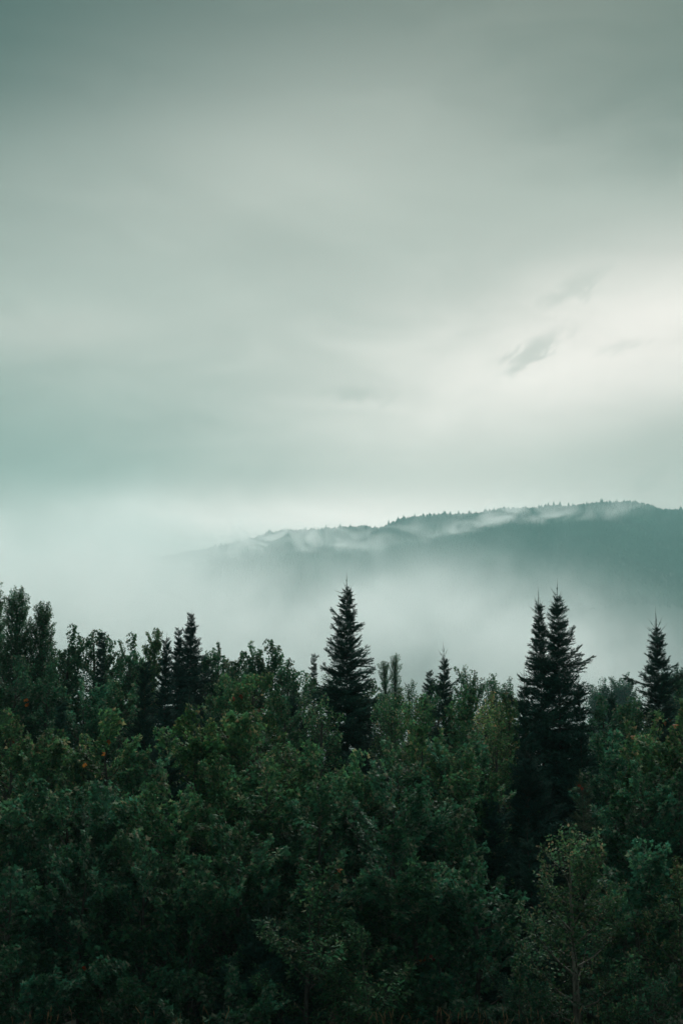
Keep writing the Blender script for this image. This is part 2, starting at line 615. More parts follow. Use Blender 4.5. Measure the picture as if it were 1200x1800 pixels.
def make_spruce(seed, mode):
    """Unit-length (1 m) conifer bough along +X. mode: lead, top, mid, low, bare."""
    rnd = random.Random(seed)
    mb = MB()
    up = {'lead': 0, 'top': .12, 'mid': .16, 'low': .10, 'bare': .05}[mode]
    sag = {'lead': 0, 'top': 0, 'mid': -.05, 'low': -.22, 'bare': -.2}[mode]
    ax = [Vector((t, rnd.gauss(0, .02) * t, sag * math.sin(t * 2.6) + up * t ** 3)) for t in (0, .25, .5, .75, 1)]
    mb.rod(ax, [.013, .010, .008, .005, .003], (1, 1, 1))

    def along(t):
        k = min(int(t * 4), 3)
        return ax[k].lerp(ax[k + 1], t * 4 - k)
    bare = mode == 'bare'
    dens = 60 if bare else (170 if mode == 'lead' else 150)
    for i in range(5 if mode != 'low' else 4):
        t0 = (.0 if mode in ('lead', 'top') else .25) + i * .15
        if t0 < .95:
            needles(mb, rnd, along(t0), along(min(1, t0 + .17)), dens)
    if mode == 'lead':
        for _ in range(3):
            t = rnd.uniform(.15, .5)
            th = rnd.random() * 6.28
            p = along(t)
            q = p + Vector((.8, math.cos(th) * .5, math.sin(th) * .5)).normalized() * rnd.uniform(.1, .2)
            needles(mb, rnd, p, q, 120)
        return mb.mesh('leader_shoot', [M_NEEDLE, M_TWIG])
    pairs = {'top': 6, 'mid': 9, 'low': 11, 'bare': 9}[mode]
    for i in range(pairs):
        t = .14 + .8 * i / pairs + rnd.uniform(0, .04)
        for s in (-1, 1):
            if rnd.random() < .12:
                continue
            p = along(t)
            L = ({'top': .42, 'mid': .5, 'low': .56, 'bare': .45}[mode]) * (1.15 - t) ** .7 * rnd.uniform(.6, 1.15)
            dv = Vector((.85, s * rnd.uniform(.55, 1.), rnd.uniform(-.3, .5))).normalized()
            q = p + dv * L * .6
            q2 = q + (dv + Vector((.25, 0, .18))).normalized() * L * .4
            mb.rod([p, q, q2], [.005, .004, .002], (1, 1, 1), sides=3)
            needles(mb, rnd, p, q, dens)
            needles(mb, rnd, q, q2, dens)
            if mode in ('mid', 'low', 'bare') and L > .17:
                for u in (.3, .55, .8):
                    for s2 in (-1, 1):
                        b = p.lerp(q2, u)
                        e = b + (dv + Vector((0, 0, 1)).cross(dv) * s2 * rnd.uniform(.6, 1.) + Vector((0, 0, rnd.uniform(-.3, .2)))).normalized() * L * rnd.uniform(.22, .42)
                        if bare:
                            mb.rod([b, e], [.003, .001], (1, 1, 1), sides=3)
                        needles(mb, rnd, b, e, dens * .9)
    return mb.mesh('conifer_bough', [M_NEEDLE, M_TWIG])


BOUGH = {
    'maple': [make_broad(100 + i, 'maple', rnd_l, 5, .108, .13) for i, rnd_l in enumerate([.5, .58, .66, .74, .82, .9, .62, .7, .78, .86, .55, .8])],
    'birch': [make_broad(200 + i, 'birch', .62, 6, .07, .12) for i in range(7)],
    'lance': [make_broad(300 + i, 'lance', .62, 5, .10, .08) for i in range(6)],
    'lead': [make_spruce(400 + i, 'lead') for i in range(3)],
    'top': [make_spruce(410 + i, 'top') for i in range(6)],
    'mid': [make_spruce(420 + i, 'mid') for i in range(8)],
    'low': [make_spruce(430 + i, 'low') for i in range(6)],
    'tuft': [make_tuft(450 + i) for i in range(8)],
    'bare': [make_spruce(440 + i, 'bare') for i in range(4)],
}


def frame(d, up, p, s):
    x = d.normalized()
    y = up.cross(x)
    if y.length < .05:
        y = Vector((0, 1, 0)).cross(x)
    y.normalize()
    z = x.cross(y)
    m = Matrix((x, y, z)).transposed().to_4x4()
    return Matrix.Translation(p) @ m @ Matrix.Diagonal((s, s, s, 1))


def put_bough(root, kind, p, d, s, rnd, tint, name='bough', up=None):
    o = bpy.data.objects.new(name, rnd.choice(BOUGH[kind]))
    COL.objects.link(o)
    o.parent = root
    u = (up or Vector((0, 0, 1))) + Vector((rnd.gauss(0, .22), rnd.gauss(0, .22), 0))
    o.matrix_local = frame(d, u, p, s)
    k = rnd.uniform(.85, 1.15)
    o.color = (tint[0] * k, tint[1] * k, tint[2] * k, 1)
    return o


def tree_root(name, px, py, d, label, cat, group=None):
    tp = at(px, py, d)
    gz = ground_z(tp.x, tp.y)
    root = bpy.data.objects.new(name, None)
    COL.objects.link(root)
    root.location = (tp.x, tp.y, gz - .05)
    root.empty_display_size = .3
    tag(root, label, cat, group)
    return root, tp.z - gz + .05


STAT = {'n': 0}


def broad_tree(px, py, d, wpx, label, kind='maple', tint=(1, 1, 1), cat='tree', name='maple_tree', shape='round',
               bark=None, seed=None, dens=1., bs=1., low=.12):
    """Broadleaf tree whose top and width are read off the photo: trunk with limbs, leafy boughs on the limbs."""
    rnd = random.Random(seed if seed is not None else int(px * 7 + py * 13 + d))
    root, H = tree_root(name, px, py, d, label, cat)
    wr = wpx / FOC * d / 2 * .92
    wr = max(wr * (1.35 if d < 48.5 else 1.08) - .3 * bs, .1)
    mb = MB()
    r0 = .018 * H + .02
    lean = Vector((rnd.gauss(0, .03), rnd.gauss(0, .03), 0))
    bend = [rnd.gauss(0, .05) * wr for _ in range(4)]
    Ht = H - .55 * bs

    def axis(t):
        return Vector((bend[0] * math.sin(t * 3.3) + bend[1] * math.sin(t * 7), bend[2] * math.sin(t * 3) + bend[3] * math.sin(t * 6), t * Ht)) + lean * H * t * (1 - t)
    mb.rod([axis(t / 8) for t in range(9)], [r0 * (1 - t / 8 * .88) for t in range(9)], (1, 1, 1), 0, 6)
    spots = [(axis(1), Vector((rnd.gauss(0, .3), 0, 1)), 1.)]

    def prof(t):
        if shape == 'column':
            return (min(1, (1 - t) * 3.2 + .12)) * (.75 + .25 * math.sin(t * 3))
        if shape == 'cone':
            return (1 - t) ** .75 * .98 + .08
        return math.sin(min(1, (1 - t) * 2.3 + .22) * math.pi / 2) * (.75 + .25 * min(1, t * 3))
    nl = max(6, int(H * 3.9 * dens))
    ang = rnd.random() * 6.28
    for i in range(nl):
        t = low + (1 - low) * ((i + rnd.random() * .7) / nl) ** .8 * .98
        ang += 2.4 + rnd.gauss(0, .3)
        rr = wr * prof(t) * rnd.uniform(.6, 1.12)
        p0 = axis(max(.05, t - .12 * min(1, rr / (H * .3))))
        rise = rr * rnd.uniform(.25, .75) + .15
        if shape == 'column':
            rise *= 1.9
        p2 = Vector((math.cos(ang) * rr, math.sin(ang) * rr, 0)) + Vector((axis(t).x, axis(t).y, min(p0.z + rise, Ht * 1.0)))
        if p2.z > Ht - .3 and rr > wr * .45:
            p2.z = Ht - .15 - rnd.random() * .8 * rr / wr
        p1 = p0.lerp(p2, .55) + Vector((0, 0, -.08 * rr))
        rl = r0 * .35 * (1 - t * .7)
        mb.rod([p0, p1, p2], [rl, rl * .65, rl * .25], (1, 1, 1), 0, 4)
        out_ = (p2 - p0)
        nb = max(2, int(out_.length / (.30 * bs) * (1.15 if d < 40 and kind == 'maple' else 1.5)))
        for k in range(nb):
            u = 1 - (k / nb) * .78
            b = p1.lerp(p2, (u - .5) * 2) if u > .5 else p0.lerp(p1, u * 2)
            if k == 0:
                dd = out_.normalized() + Vector((0, 0, .55)) + rv(rnd, .15)
            else:
                s = 1 if k % 2 else -1
                side = out_.cross(Vector((0, 0, 1)))
                side = side.normalized() if side.length > 1e-3 else Vector((1, 0, 0))
                dd = out_.normalized() * .6 + side * s * rnd.uniform(.5, 1.) + Vector((0, 0, rnd.uniform(.0, .7)))
            spots.append((b, dd, rnd.uniform(.8, 1.15)))
    for i in range(int(4 + H * .6)):
        t = rnd.uniform(.45, 1.)
        a = rnd.random() * 6.28
        rr = wr * prof(t) * rnd.uniform(.5, 1.)
        b = axis(t) + Vector((math.cos(a) * rr, math.sin(a) * rr, 0))
        e = b + Vector((math.cos(a) * .25, math.sin(a) * .25, rnd.uniform(.35, .7))) * bs
        if e.z > H - .1:
            continue
        mb.rod([axis(max(.1, t - .1)), b, e], [.008, .006, .003], (1, 1, 1), 0, 3)
        spots.append((b.lerp(e, .7), e - b, .62))
        spots.append((b, e - b + rv(rnd, .3), .8))
    me = mb.mesh('trunk', [bark or M_BARK])
    link('trunk', me, root)
    for p, dd, s in spots:
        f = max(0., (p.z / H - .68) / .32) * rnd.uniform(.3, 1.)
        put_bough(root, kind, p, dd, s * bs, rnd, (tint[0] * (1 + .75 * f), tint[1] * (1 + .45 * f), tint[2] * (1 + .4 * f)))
        STAT['n'] += 1
    return root


def conifer(px, py, d, wpx, label, tint=(1, 1, 1), name='spruce_tree', cat='tree', style='open', seed=None,
            leader=.5, stepk=1., kinds=None, low=0.03, whorl=6, power=.62):
    """Conifer with whorls of boughs; wpx is its full width near the base."""
    rnd = random.Random(seed if seed is not None else int(px * 11 + py * 3 + d))
    root, H = tree_root(name, px, py, d, label, cat)
    wr = wpx / FOC * d / 2 * 1.42
    mb = MB()
    r0 = .008 * H + .015
    bx, by = rnd.gauss(0, .05), rnd.gauss(0, .05)

    def axis(z):
        t = z / H
        return Vector((bx * math.sin(t * 5), by * math.sin(t * 4), z))
    zt = H - leader
    mb.rod([axis(zt * t / 8) for t in range(9)], [max(.008, r0 * (1 - t / 8) ** 1.3) for t in range(9)], (1, 1, 1), 0, 6)
    link('trunk', mb.mesh('trunk', [M_BARK]), root)
    put_bough(root, 'lead' if style != 'bare' else 'bare', axis(zt) - Vector((0, 0, .04)), Vector((rnd.gauss(0, .03), rnd.gauss(0, .03), 1)), leader + .04, rnd, tint, 'leader', Vector((1, 0, 0)))
    z = H - leader
    first = True
    while z > H * low:
        dep = H - z                     # metres under the tip
        t = dep / H
        rad = wr * min(1., t ** power * 1.08) * rnd.uniform(.86, 1.1)
        nb = whorl - (1 if dep < 1 else 0)
        a0 = rnd.random() * 6.28
        for i in range(nb):
            a = a0 + 6.283 * i / nb + rnd.gauss(0, .16)
            L = max(.28, rad * rnd.uniform(.7, 1.2))
            if rnd.random() < .1:
                L *= 1.35
            if dep < leader + .3 and style == 'open':
                L = leader * rnd.uniform(.5, .85)
            slope = {True: 1.9, False: max(-.05, .75 - dep * .14)}[first] if style == 'open' else max(0., .9 - dep * .25)
            dd = Vector((math.cos(a), math.sin(a), slope + rnd.gauss(0, .2)))
            kd = 'bare' if style == 'bare' else 'lead' if dep < leader + .3 and style == 'open' else ('tuft' if L < .5 else ('mid' if dep < H * .45 else 'low'))
            put_bough(root, kd, axis(z + rnd.gauss(0, .05)), dd, L / math.sqrt(1 + min(slope, .8) ** 2) ** .5, rnd, tint)
            STAT['n'] += 1
        # short boughs between the whorls
        gap = (.22 + .08 * min(1, dep / 4)) * stepk
        if style != 'bare' and dep > .5:
            for i in range(11 if style == 'open' else 10):
                a = rnd.random() * 6.28
                L = max(.22, rad * rnd.uniform(.3, .85))
                put_bough(root, 'tuft' if L < .5 else 'mid', axis(z - gap * rnd.random()), Vector((math.cos(a), math.sin(a), max(.1, .7 - dep * .12) + rnd.gauss(0, .35))), L, rnd, tint)
                STAT['n'] += 1
        z -= gap * rnd.uniform(.85, 1.15) * (1 if not first else .7)
        first = False
    return root


# ------------------------------------------------------------------ the trees, read off the photo: x, top y, distance, width
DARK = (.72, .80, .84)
SKYL = (.95, 1.0, .98)  # skyline crowns tinted lighter in place of a thin mist veil
G0 = (1, 1, 1)
G1 = (1.15, 1.1, .95)
OLIVE = (1.32, 1.15, .92)
TAN = (2.9, 1.7, 1.35)
BLUE = (.85, .98, 1.02)

# tall conifers against the mist
conifer(610, 1005, 45, 176, 'tallest spruce standing alone in the middle of the skyline', seed=3, leader=.65, power=.74)
conifer(974, 1017, 40, 195, 'tall spruce forming the higher right half of the twin spires', seed=5, leader=.65, power=.78)
conifer(945, 1032, 40.4, 150, 'slimmer spruce forming the lower left half of the twin spires', seed=8, leader=.6, power=.8)
conifer(1147, 1068, 45, 150, 'open spruce with long bare leader standing right of the twin spires', seed=12, leader=.75, power=.7)
conifer(783, 1128, 42, 74, 'thin spindly spruce between the tallest spruce and the twin spires', seed=14, leader=.5, power=.5)
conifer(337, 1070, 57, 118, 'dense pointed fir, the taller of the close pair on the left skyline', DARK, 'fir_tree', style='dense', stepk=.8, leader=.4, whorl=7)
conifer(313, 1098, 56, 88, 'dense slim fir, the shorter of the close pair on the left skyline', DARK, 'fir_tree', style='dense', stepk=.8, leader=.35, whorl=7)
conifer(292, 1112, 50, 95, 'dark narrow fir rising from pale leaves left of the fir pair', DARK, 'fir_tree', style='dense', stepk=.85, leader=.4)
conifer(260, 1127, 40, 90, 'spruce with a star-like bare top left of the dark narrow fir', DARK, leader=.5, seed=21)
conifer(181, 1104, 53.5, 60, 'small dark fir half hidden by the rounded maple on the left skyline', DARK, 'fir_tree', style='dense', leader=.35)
conifer(1203, 1130, 42, 120, 'spruce cut off by the right edge with its boughs reaching in', leader=.5)
conifer(921, 1172, 38.5, 90, 'short spruce tucked against the left foot of the twin spires', leader=.4)
conifer(1017, 1176, 38.5, 80, 'short spruce with a forked top at the right foot of the twin spires', leader=.4)
conifer(1075, 1195, 50, 90, 'pale green young spruce between the twin spires and the open spruce', (1.25, 1.3, 1.2), leader=.4)
conifer(551, 1147, 66, 44, 'narrow bumpy fir just left of the tallest spruce', G0, 'fir_tree', style='dense', leader=.3)
conifer(752, 1175, 70, 70, 'broad dark pine left of the thin spindly spruce', DARK, 'pine_tree', style='dense', leader=.3, power=.45)
conifer(112, 1196, 41, 80, 'young spruce with pale upright shoots below the tall left-hand columns', (1.2, 1.25, 1.25), leader=.5)
conifer(338, 1196, 42, 90, 'small spruce with a thin top below the pair of dense firs', (1.1, 1.15, 1.1), leader=.4)
conifer(362, 1222, 37, 70, 'slender young spruce in front of the small thin-topped spruce', (1.15, 1.2, 1.1), leader=.4)
conifer(516, 1200, 52, 40, 'thin pale-stemmed spruce pole left of the tallest spruce', leader=.4)
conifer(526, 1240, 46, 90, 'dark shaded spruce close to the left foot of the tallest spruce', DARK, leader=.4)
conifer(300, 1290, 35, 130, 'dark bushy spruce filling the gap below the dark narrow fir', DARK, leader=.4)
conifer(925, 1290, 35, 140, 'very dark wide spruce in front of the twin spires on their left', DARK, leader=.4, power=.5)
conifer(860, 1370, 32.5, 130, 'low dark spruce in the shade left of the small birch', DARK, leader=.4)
conifer(1020, 1352, 31, 140, 'half-dead brown spruce above the small birch', (3.2, 1.5, 1.1), style='bare', leader=.4, whorl=7)
conifer(930, 1430, 30, 90, 'small dark spruce top poking up left of the small birch', leader=.4)
conifer(468, 1560, 27, 150, 'little spruce with bare pale shoots low in the middle of the thicket', DARK, leader=.5, power=.55)
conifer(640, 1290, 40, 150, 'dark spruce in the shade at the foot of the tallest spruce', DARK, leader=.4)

# broadleaf skyline, left to right
T = 'maple_tree'
broad_tree(-12, 1030, 52, 100, 'tall dark poplar cut off by the left edge', 'birch', SKYL, name='poplar_tree', shape='column', bs=.9, dens=2.8)
broad_tree(32, 1036, 50, 105, 'tallest dark poplar near the left edge', 'birch', SKYL, name='poplar_tree', shape='column', bs=.9, dens=2.8)
broad_tree(78, 1066, 50, 88, 'shorter dark poplar right of the tallest one near the left edge', 'birch', SKYL, name='poplar_tree', shape='column', bs=.9, dens=2.8)
broad_tree(122, 1117, 54, 60, 'thin-crowned maple with sky showing through beside the shorter poplar', 'maple', SKYL, name=T, bs=0.94)
broad_tree(167, 1108, 55, 105, 'rounded dark maple on the left skyline', 'maple', SKYL, name=T, bs=0.98)
broad_tree(228, 1131, 58, 66, 'small rounded maple between the rounded dark maple and the star-topped spruce', 'maple', SKYL, name=T, bs=0.94)
broad_tree(273, 1113, 57, 44, 'pale-leaved maple behind the dark narrow fir', 'maple', OLIVE, name=T, bs=0.86)
broad_tree(383, 1139, 60, 70, 'maple just right of the pair of dense firs', 'maple', SKYL, name=T, bs=1.01)
broad_tree(416, 1158, 58, 52, 'low maple in the dip right of the dense fir pair', 'maple', G0, name=T, bs=0.94)
broad_tree(445, 1144, 54, 52, 'round-headed maple, left one of the two tufted crowns', 'maple', SKYL, name=T, bs=0.90)
broad_tree(479, 1142, 54, 68, 'round-headed maple, right one of the two tufted crowns', 'maple', SKYL, name=T, bs=0.90)
broad_tree(506, 1172, 58, 54, 'sloping maple between the tufted crowns and the bumpy fir', 'maple', SKYL, name=T, bs=0.94)
broad_tree(577, 1190, 60, 60, 'small aspen behind the left side of the tallest spruce', 'birch', G0, name='aspen_tree', bs=1.)
broad_tree(694, 1152, 64, 36, 'slim upright aspen right of the tallest spruce', 'birch', SKYL, name='aspen_tree', shape='column', bs=.75, dens=1.6)
broad_tree(675, 1166, 62, 34, 'short slim aspen beside the slim upright one', 'birch', SKYL, name='aspen_tree', shape='column', bs=.75, dens=1.6)
broad_tree(718, 1200, 60, 60, 'low shrubby aspen between the slim aspens and the broad pine', 'birch', SKYL, name='aspen_tree', bs=1.1)
broad_tree(822, 1176, 72, 66, 'bushy dark birch right of the thin spindly spruce', 'birch', SKYL, name='birch_tree', bs=1.7)
broad_tree(866, 1190, 74, 44, 'small bushy birch, middle of the low skyline right of the spindly spruce', 'birch', SKYL, name='birch_tree', bs=1.5)
broad_tree(893, 1196, 74, 34, 'smallest bushy birch beside the short spruce', 'birch', SKYL, name='birch_tree', bs=1.4)

# trees filling the skyline behind
for x, y, w, l in ((100, 1150, 90, 'dark maple closing the gap right of the shortest poplar'),
                   (205, 1160, 90, 'dark maple just right of the rounded dark maple'),
                   (250, 1165, 80, 'dark maple behind the star-topped spruce'),
                   (360, 1168, 80, 'dark maple close behind the pair of dense firs'),
                   (410, 1185, 90, 'dark maple in the dip between the dense firs and the tufted crowns'),
                   (535, 1195, 80, 'dark maple behind the narrow bumpy fir'),
                   (650, 1205, 90, 'dark maple behind the right side of the tallest spruce'),
                   (770, 1212, 90, 'dark maple behind the thin spindly spruce')):
    broad_tree(x, y, 60, w, l, 'maple', SKYL, name=T, bs=.95)

# middle tier
broad_tree(30, 1165, 44, 110, 'dark maple beneath the poplars at the left edge', 'maple', DARK, name=T, bs=0.86)
broad_tree(85, 1180, 45, 80, 'leafy maple beneath the shorter poplar', 'maple', BLUE, name=T, bs=0.86)
broad_tree(150, 1215, 42, 90, 'blue-green maple below the rounded dark maple', 'maple', BLUE, name=T, bs=0.82)
broad_tree(212, 1205, 43, 90, 'soft green maple left of the star-topped spruce', 'maple', G0, name=T, bs=0.82)
broad_tree(400, 1195, 46, 90, 'green maple below the dip right of the fir pair', 'maple', G1, name=T, bs=0.82)
broad_tree(446, 1188, 44, 100, 'brownish olive maple below the tufted crowns', 'maple', OLIVE, name=T, bs=0.82)
broad_tree(500, 1235, 42, 80, 'dull green maple between the olive maple and the shaded spruce', 'maple', G0, name=T, bs=0.78)
broad_tree(566, 1230, 41, 80, 'birch growing against the left side of the tallest spruce', 'birch', G1, name='birch_tree', bs=1.2)
broad_tree(688, 1215, 43, 70, 'birch growing against the right side of the tallest spruce', 'birch', G1, name='birch_tree', bs=1.2)
broad_tree(728, 1225, 42, 80, 'fresh green birch below the broad dark pine', 'birch', (1.3, 1.3, 1.), name='birch_tree', bs=1.2)
broad_tree(812, 1222, 41, 70, 'green maple under the bushy dark birch', 'maple', G1, name=T, bs=0.78)
broad_tree(850, 1218, 46, 110, 'tan-topped shrub with fading flower-like leaf heads', 'birch', TAN, name='faded_shrub', cat='shrub', bs=1.2)
broad_tree(893, 1232, 39, 70, 'olive maple left of the short spruce at the twin spires', 'maple', OLIVE, name=T, bs=0.74)
broad_tree(1058, 1238, 42, 80, 'bluish green maple right of the forked short spruce', 'maple', BLUE, name=T, bs=0.78)
broad_tree(1110, 1245, 41, 80, 'deep green maple below the open spruce', 'maple', G0, name=T, bs=0.78)
broad_tree(1195, 1205, 47, 70, 'maple beside the spruce at the right edge', 'maple', G0, name=T, bs=0.86)

# front of the thicket, upper row
broad_tree(25, 1262, 37, 110, 'maple with tan tips at the left edge, below the dark poplars', 'maple', OLIVE, name=T)
broad_tree(85, 1300, 35, 120, 'green maple left of the one with bright orange leaves', 'maple', G1, name=T)
broad_tree(188, 1275, 34.5, 130, 'tall front maple with a few bright orange leaves near its top', 'maple', OLIVE, name=T)
broad_tree(245, 1340, 34, 90, 'small maple in the shade right of the orange-leaved one', 'maple', G0, name=T)
broad_tree(345, 1262, 36, 110, 'yellowish green maple below the two small young spruces', 'maple', (1.35, 1.25, .85), name=T)
broad_tree(398, 1258, 36, 100, 'maple with pale leaf tips below the green maple of the dip', 'maple', (1.4, 1.25, .95), name=T)
broad_tree(452, 1270, 35, 110, 'maple with pinkish tan tips in front of the olive maple', 'maple', OLIVE, name=T)
broad_tree(545, 1322, 33.5, 100, 'maple with an upright tuft below the left foot of the tallest spruce', 'maple', G1, name=T)
broad_tree(622, 1338, 33, 100, 'tufted maple directly below the tallest spruce', 'maple', G1, name=T)
broad_tree(700, 1330, 34, 110, 'broad maple below and right of the tallest spruce', 'maple', G0, name=T)
broad_tree(742, 1282, 36, 100, 'olive maple below the fresh green birch', 'maple', OLIVE, name=T)
broad_tree(812, 1296, 35, 110, 'green maple in front of the thin spindly spruce', 'maple', G0, name=T)
broad_tree(870, 1268, 37, 80, 'olive birch below the tan-topped shrub', 'birch', OLIVE, name='birch_tree', bs=1.1)
broad_tree(1080, 1300, 35, 110, 'deep blue-green maple right of the half-dead spruce', 'maple', BLUE, name=T)
broad_tree(1138, 1282, 34, 110, 'maple with rusty tips in front of the open spruce', 'maple', OLIVE, name=T)
broad_tree(1192, 1262, 33, 120, 'maple with orange-tan top leaves at the right edge', 'maple', OLIVE, name=T)

# front of the thicket, middle row
broad_tree(30, 1390, 31, 150, 'bushy maple at the left edge halfway down the thicket', 'maple', G0, name=T)
broad_tree(120, 1378, 31, 150, 'dense dark maple below the orange-leaved maple', 'maple', G0, name=T)
broad_tree(190, 1400, 30.5, 120, 'blue-green maple with drooping leaves left of the forked maple', 'maple', BLUE, name=T)
broad_tree(296, 1376, 30, 130, 'maple with a forked pale top reaching out over a dark gap', 'maple', G1, name=T)
broad_tree(390, 1345, 31.5, 130, 'full green maple in the left centre of the thicket', 'maple', G1, name=T)
broad_tree(468, 1348, 31, 140, 'largest leafy maple in the centre with pale tips', 'maple', G1, name=T)
broad_tree(560, 1385, 30.5, 130, 'green maple between the two largest central maples', 'maple', G0, name=T)
broad_tree(690, 1375, 30, 170, 'wide maple with layered leaf tiers right of centre', 'maple', BLUE, name=T)
broad_tree(775, 1400, 30.5, 130, 'maple sloping down to the dark gap right of centre', 'maple', G0, name=T)
broad_tree(830, 1345, 33, 100, 'bright green maple beside the very dark wide spruce', 'maple', G1, name=T)
broad_tree(1125, 1372, 31, 140, 'maple with pale upper leaves right of the half-dead spruce', 'maple', BLUE, name=T)
broad_tree(1190, 1350, 31.5, 120, 'dense maple at the right edge halfway down the thicket', 'maple', BLUE, name=T)

# front of the thicket, lowest row
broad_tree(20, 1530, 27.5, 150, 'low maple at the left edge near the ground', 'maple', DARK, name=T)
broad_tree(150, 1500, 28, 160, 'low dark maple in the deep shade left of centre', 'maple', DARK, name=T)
broad_tree(255, 1480, 28, 150, 'wide low maple under the forked pale top', 'maple', G0, name=T)
broad_tree(345, 1530, 27.5, 130, 'low maple left of the little spruce with bare shoots', 'maple', G0, name=T)
broad_tree(420, 1462, 28.5, 110, 'maple with hanging leaf clusters above the little spruce', 'maple', G0, name=T)
broad_tree(570, 1518, 28, 130, 'maple with three brown-tipped heads above the cherry', 'maple', G0, name=T)
broad_tree(545, 1562, 26.5, 170, 'young cherry with narrow drooping leaves beside the little spruce', 'lance', G1, cat='tree', name='cherry_tree')
broad_tree(640, 1640, 26, 150, 'low cherry bush spilling forward below the young cherry', 'lance', G1, cat='shrub', name='cherry_bush')
broad_tree(730, 1500, 28, 170, 'low maple with flat leaf tiers over the dark hollow', 'maple', G0, name=T)
broad_tree(830, 1520, 27.5, 130, 'low teal maple left of the small birch', 'maple', BLUE, name=T)
broad_tree(1000, 1462, 26, 240, 'small birch with pale stems and fine grey-green leaves', 'birch', (1.3, 1.05, .92), name='birch_tree', bark=M_PALE, bs=1.05, shape='cone', dens=1.4, low=.1)
broad_tree(1115, 1500, 28, 140, 'low maple right of the small birch', 'maple', BLUE, name=T)
broad_tree(1190, 1520, 27.5, 130, 'low brownish birch at the right edge near the ground', 'birch', (1.3, 1.0, .82), name='birch_tree', bs=1.1)
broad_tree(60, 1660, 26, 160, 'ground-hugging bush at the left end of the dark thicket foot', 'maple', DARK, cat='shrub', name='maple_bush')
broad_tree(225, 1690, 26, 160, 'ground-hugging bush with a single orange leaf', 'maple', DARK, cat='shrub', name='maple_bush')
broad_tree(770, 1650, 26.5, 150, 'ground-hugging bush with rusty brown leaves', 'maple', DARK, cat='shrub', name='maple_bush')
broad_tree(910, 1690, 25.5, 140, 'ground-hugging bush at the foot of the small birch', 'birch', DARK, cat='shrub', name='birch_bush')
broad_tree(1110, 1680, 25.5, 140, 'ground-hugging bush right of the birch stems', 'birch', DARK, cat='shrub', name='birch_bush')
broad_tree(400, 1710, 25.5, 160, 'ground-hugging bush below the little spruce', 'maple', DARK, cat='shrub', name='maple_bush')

# trees fading into the fog on the right
for x, y, w, l in ((1055, 1196, 50, 'fogged tree behind the pale young spruce, left one of three'),
                   (1092, 1188, 56, 'fogged tree in the gap left of the open spruce'),
                   (1186, 1172, 64, 'fogged tree behind the gap at the right edge')):
    broad_tree(x, y, 260, w, l, 'birch', DARK, name='distant_tree', bs=5.)

print('BOUGHS', STAT['n'])

# ------------------------------------------------------------------ grass at the foot of the thicket
def build_grass():
    rnd = random.Random(77)
    mb = MB()
    for i in range(7000):
        y = rnd.uniform(6, 26.5)
        x = rnd.uniform(-.30, .30) * y
        if i % 3 == 0:
            y = rnd.uniform(22, 25.5)
            x = rnd.uniform(-.27, .27) * y
        z = ground_z(x, y)
        h = rnd.uniform(.15, .5)
        dry = rnd.random() < .25
        col = (.20, .15, .075) if dry else (.04, .075, .03)
        k = rnd.uniform(.7, 1.3)
        col = tuple(v * k for v in col)
        a = rnd.random() * 6.28
        w = Vector((math.cos(a), math.sin(a), 0)) * .004
        le = Vector((rnd.gauss(0, .1), rnd.gauss(0, .1), 0)) * h * 2
        b = Vector((x, y, z - .02))
        m = b + Vector((0, 0, h * .6)) + le * .3
        t = b + Vector((0, 0, h)) + le
        mb.face((b - w, b + w, m + w * .8, m - w * .8), col)
        mb.face((m - w * .8, m + w * .8, t), col)
    o = link('grass', mb.mesh('grass', [M_LEAF]))
    tag(o, 'rough green and dry grass growing before the thicket', 'grass', kind='stuff')
    mb = MB()
    for i in range(120):
        y = rnd.uniform(23.5, 25.5)
        cx = rnd.choice([-4.9, -4.1, -2.1, .9, 1.5, 2.2, 3.0])
        x = cx + rnd.gauss(0, .45)
        b = Vector((x, y, ground_z(x, y) - .02))
        topz = at(600, 1800 - rnd.uniform(-30, 22), y).z
        h = max(.3, topz - b.z)
        le = Vector((rnd.gauss(0, .07), rnd.gauss(0, .07), 0))
        t = b + Vector((0, 0, h)) + le
        col = (.20, .13, .07)
        mb.rod([b, b.lerp(t, .5), t], [.005, .004, .003], col, 0, 3)
        mb.rod([t, t + Vector((le.x * .3, 0, .05)), t + Vector((le.x * .6, 0, .11))], [.004, .009, .002], (.33, .22, .12), 0, 3)
    o = link('dry_grass_stalks', mb.mesh('dry_grass_stalks', [M_LEAF]))
    tag(o, 'tall golden dry grass stalks along the foot of the thicket', 'grass', kind='stuff')


build_grass()

# ------------------------------------------------------------------ haze and fog
HB = 4100.


def volume_box(name, lo, hi):
    v = [(x, y, z) for x in (lo[0], hi[0]) for y in (lo[1], hi[1]) for z in (lo[2], hi[2])]
    f = [(0, 1, 3, 2), (4, 6, 7, 5), (0, 4, 5, 1), (2, 3, 7, 6), (0, 2, 6, 4), (1, 5, 7, 3)]
    me = bpy.data.meshes.new(name)
    me.from_pydata(v, [], f)
    return link(name, me)


m, N = mat_base('haze')
o = N.new('ShaderNodeOutputMaterial')
pv = N.new('ShaderNodeVolumePrincipled')
pv.inputs['Color'].default_value = (.50, .93, .92, 1)
pv.inputs['Density'].default_value = .00021
pv.inputs['Anisotropy'].default_value = .15
N.l.new(pv.outputs[0], o.inputs['Volume'])
hz = volume_box('haze', (-4200, -4200, -84), (4200, 4300, 830))
hz.data.materials.append(m)
tag(hz, 'pale damp haze filling the air of the valley', 'haze', kind='stuff')

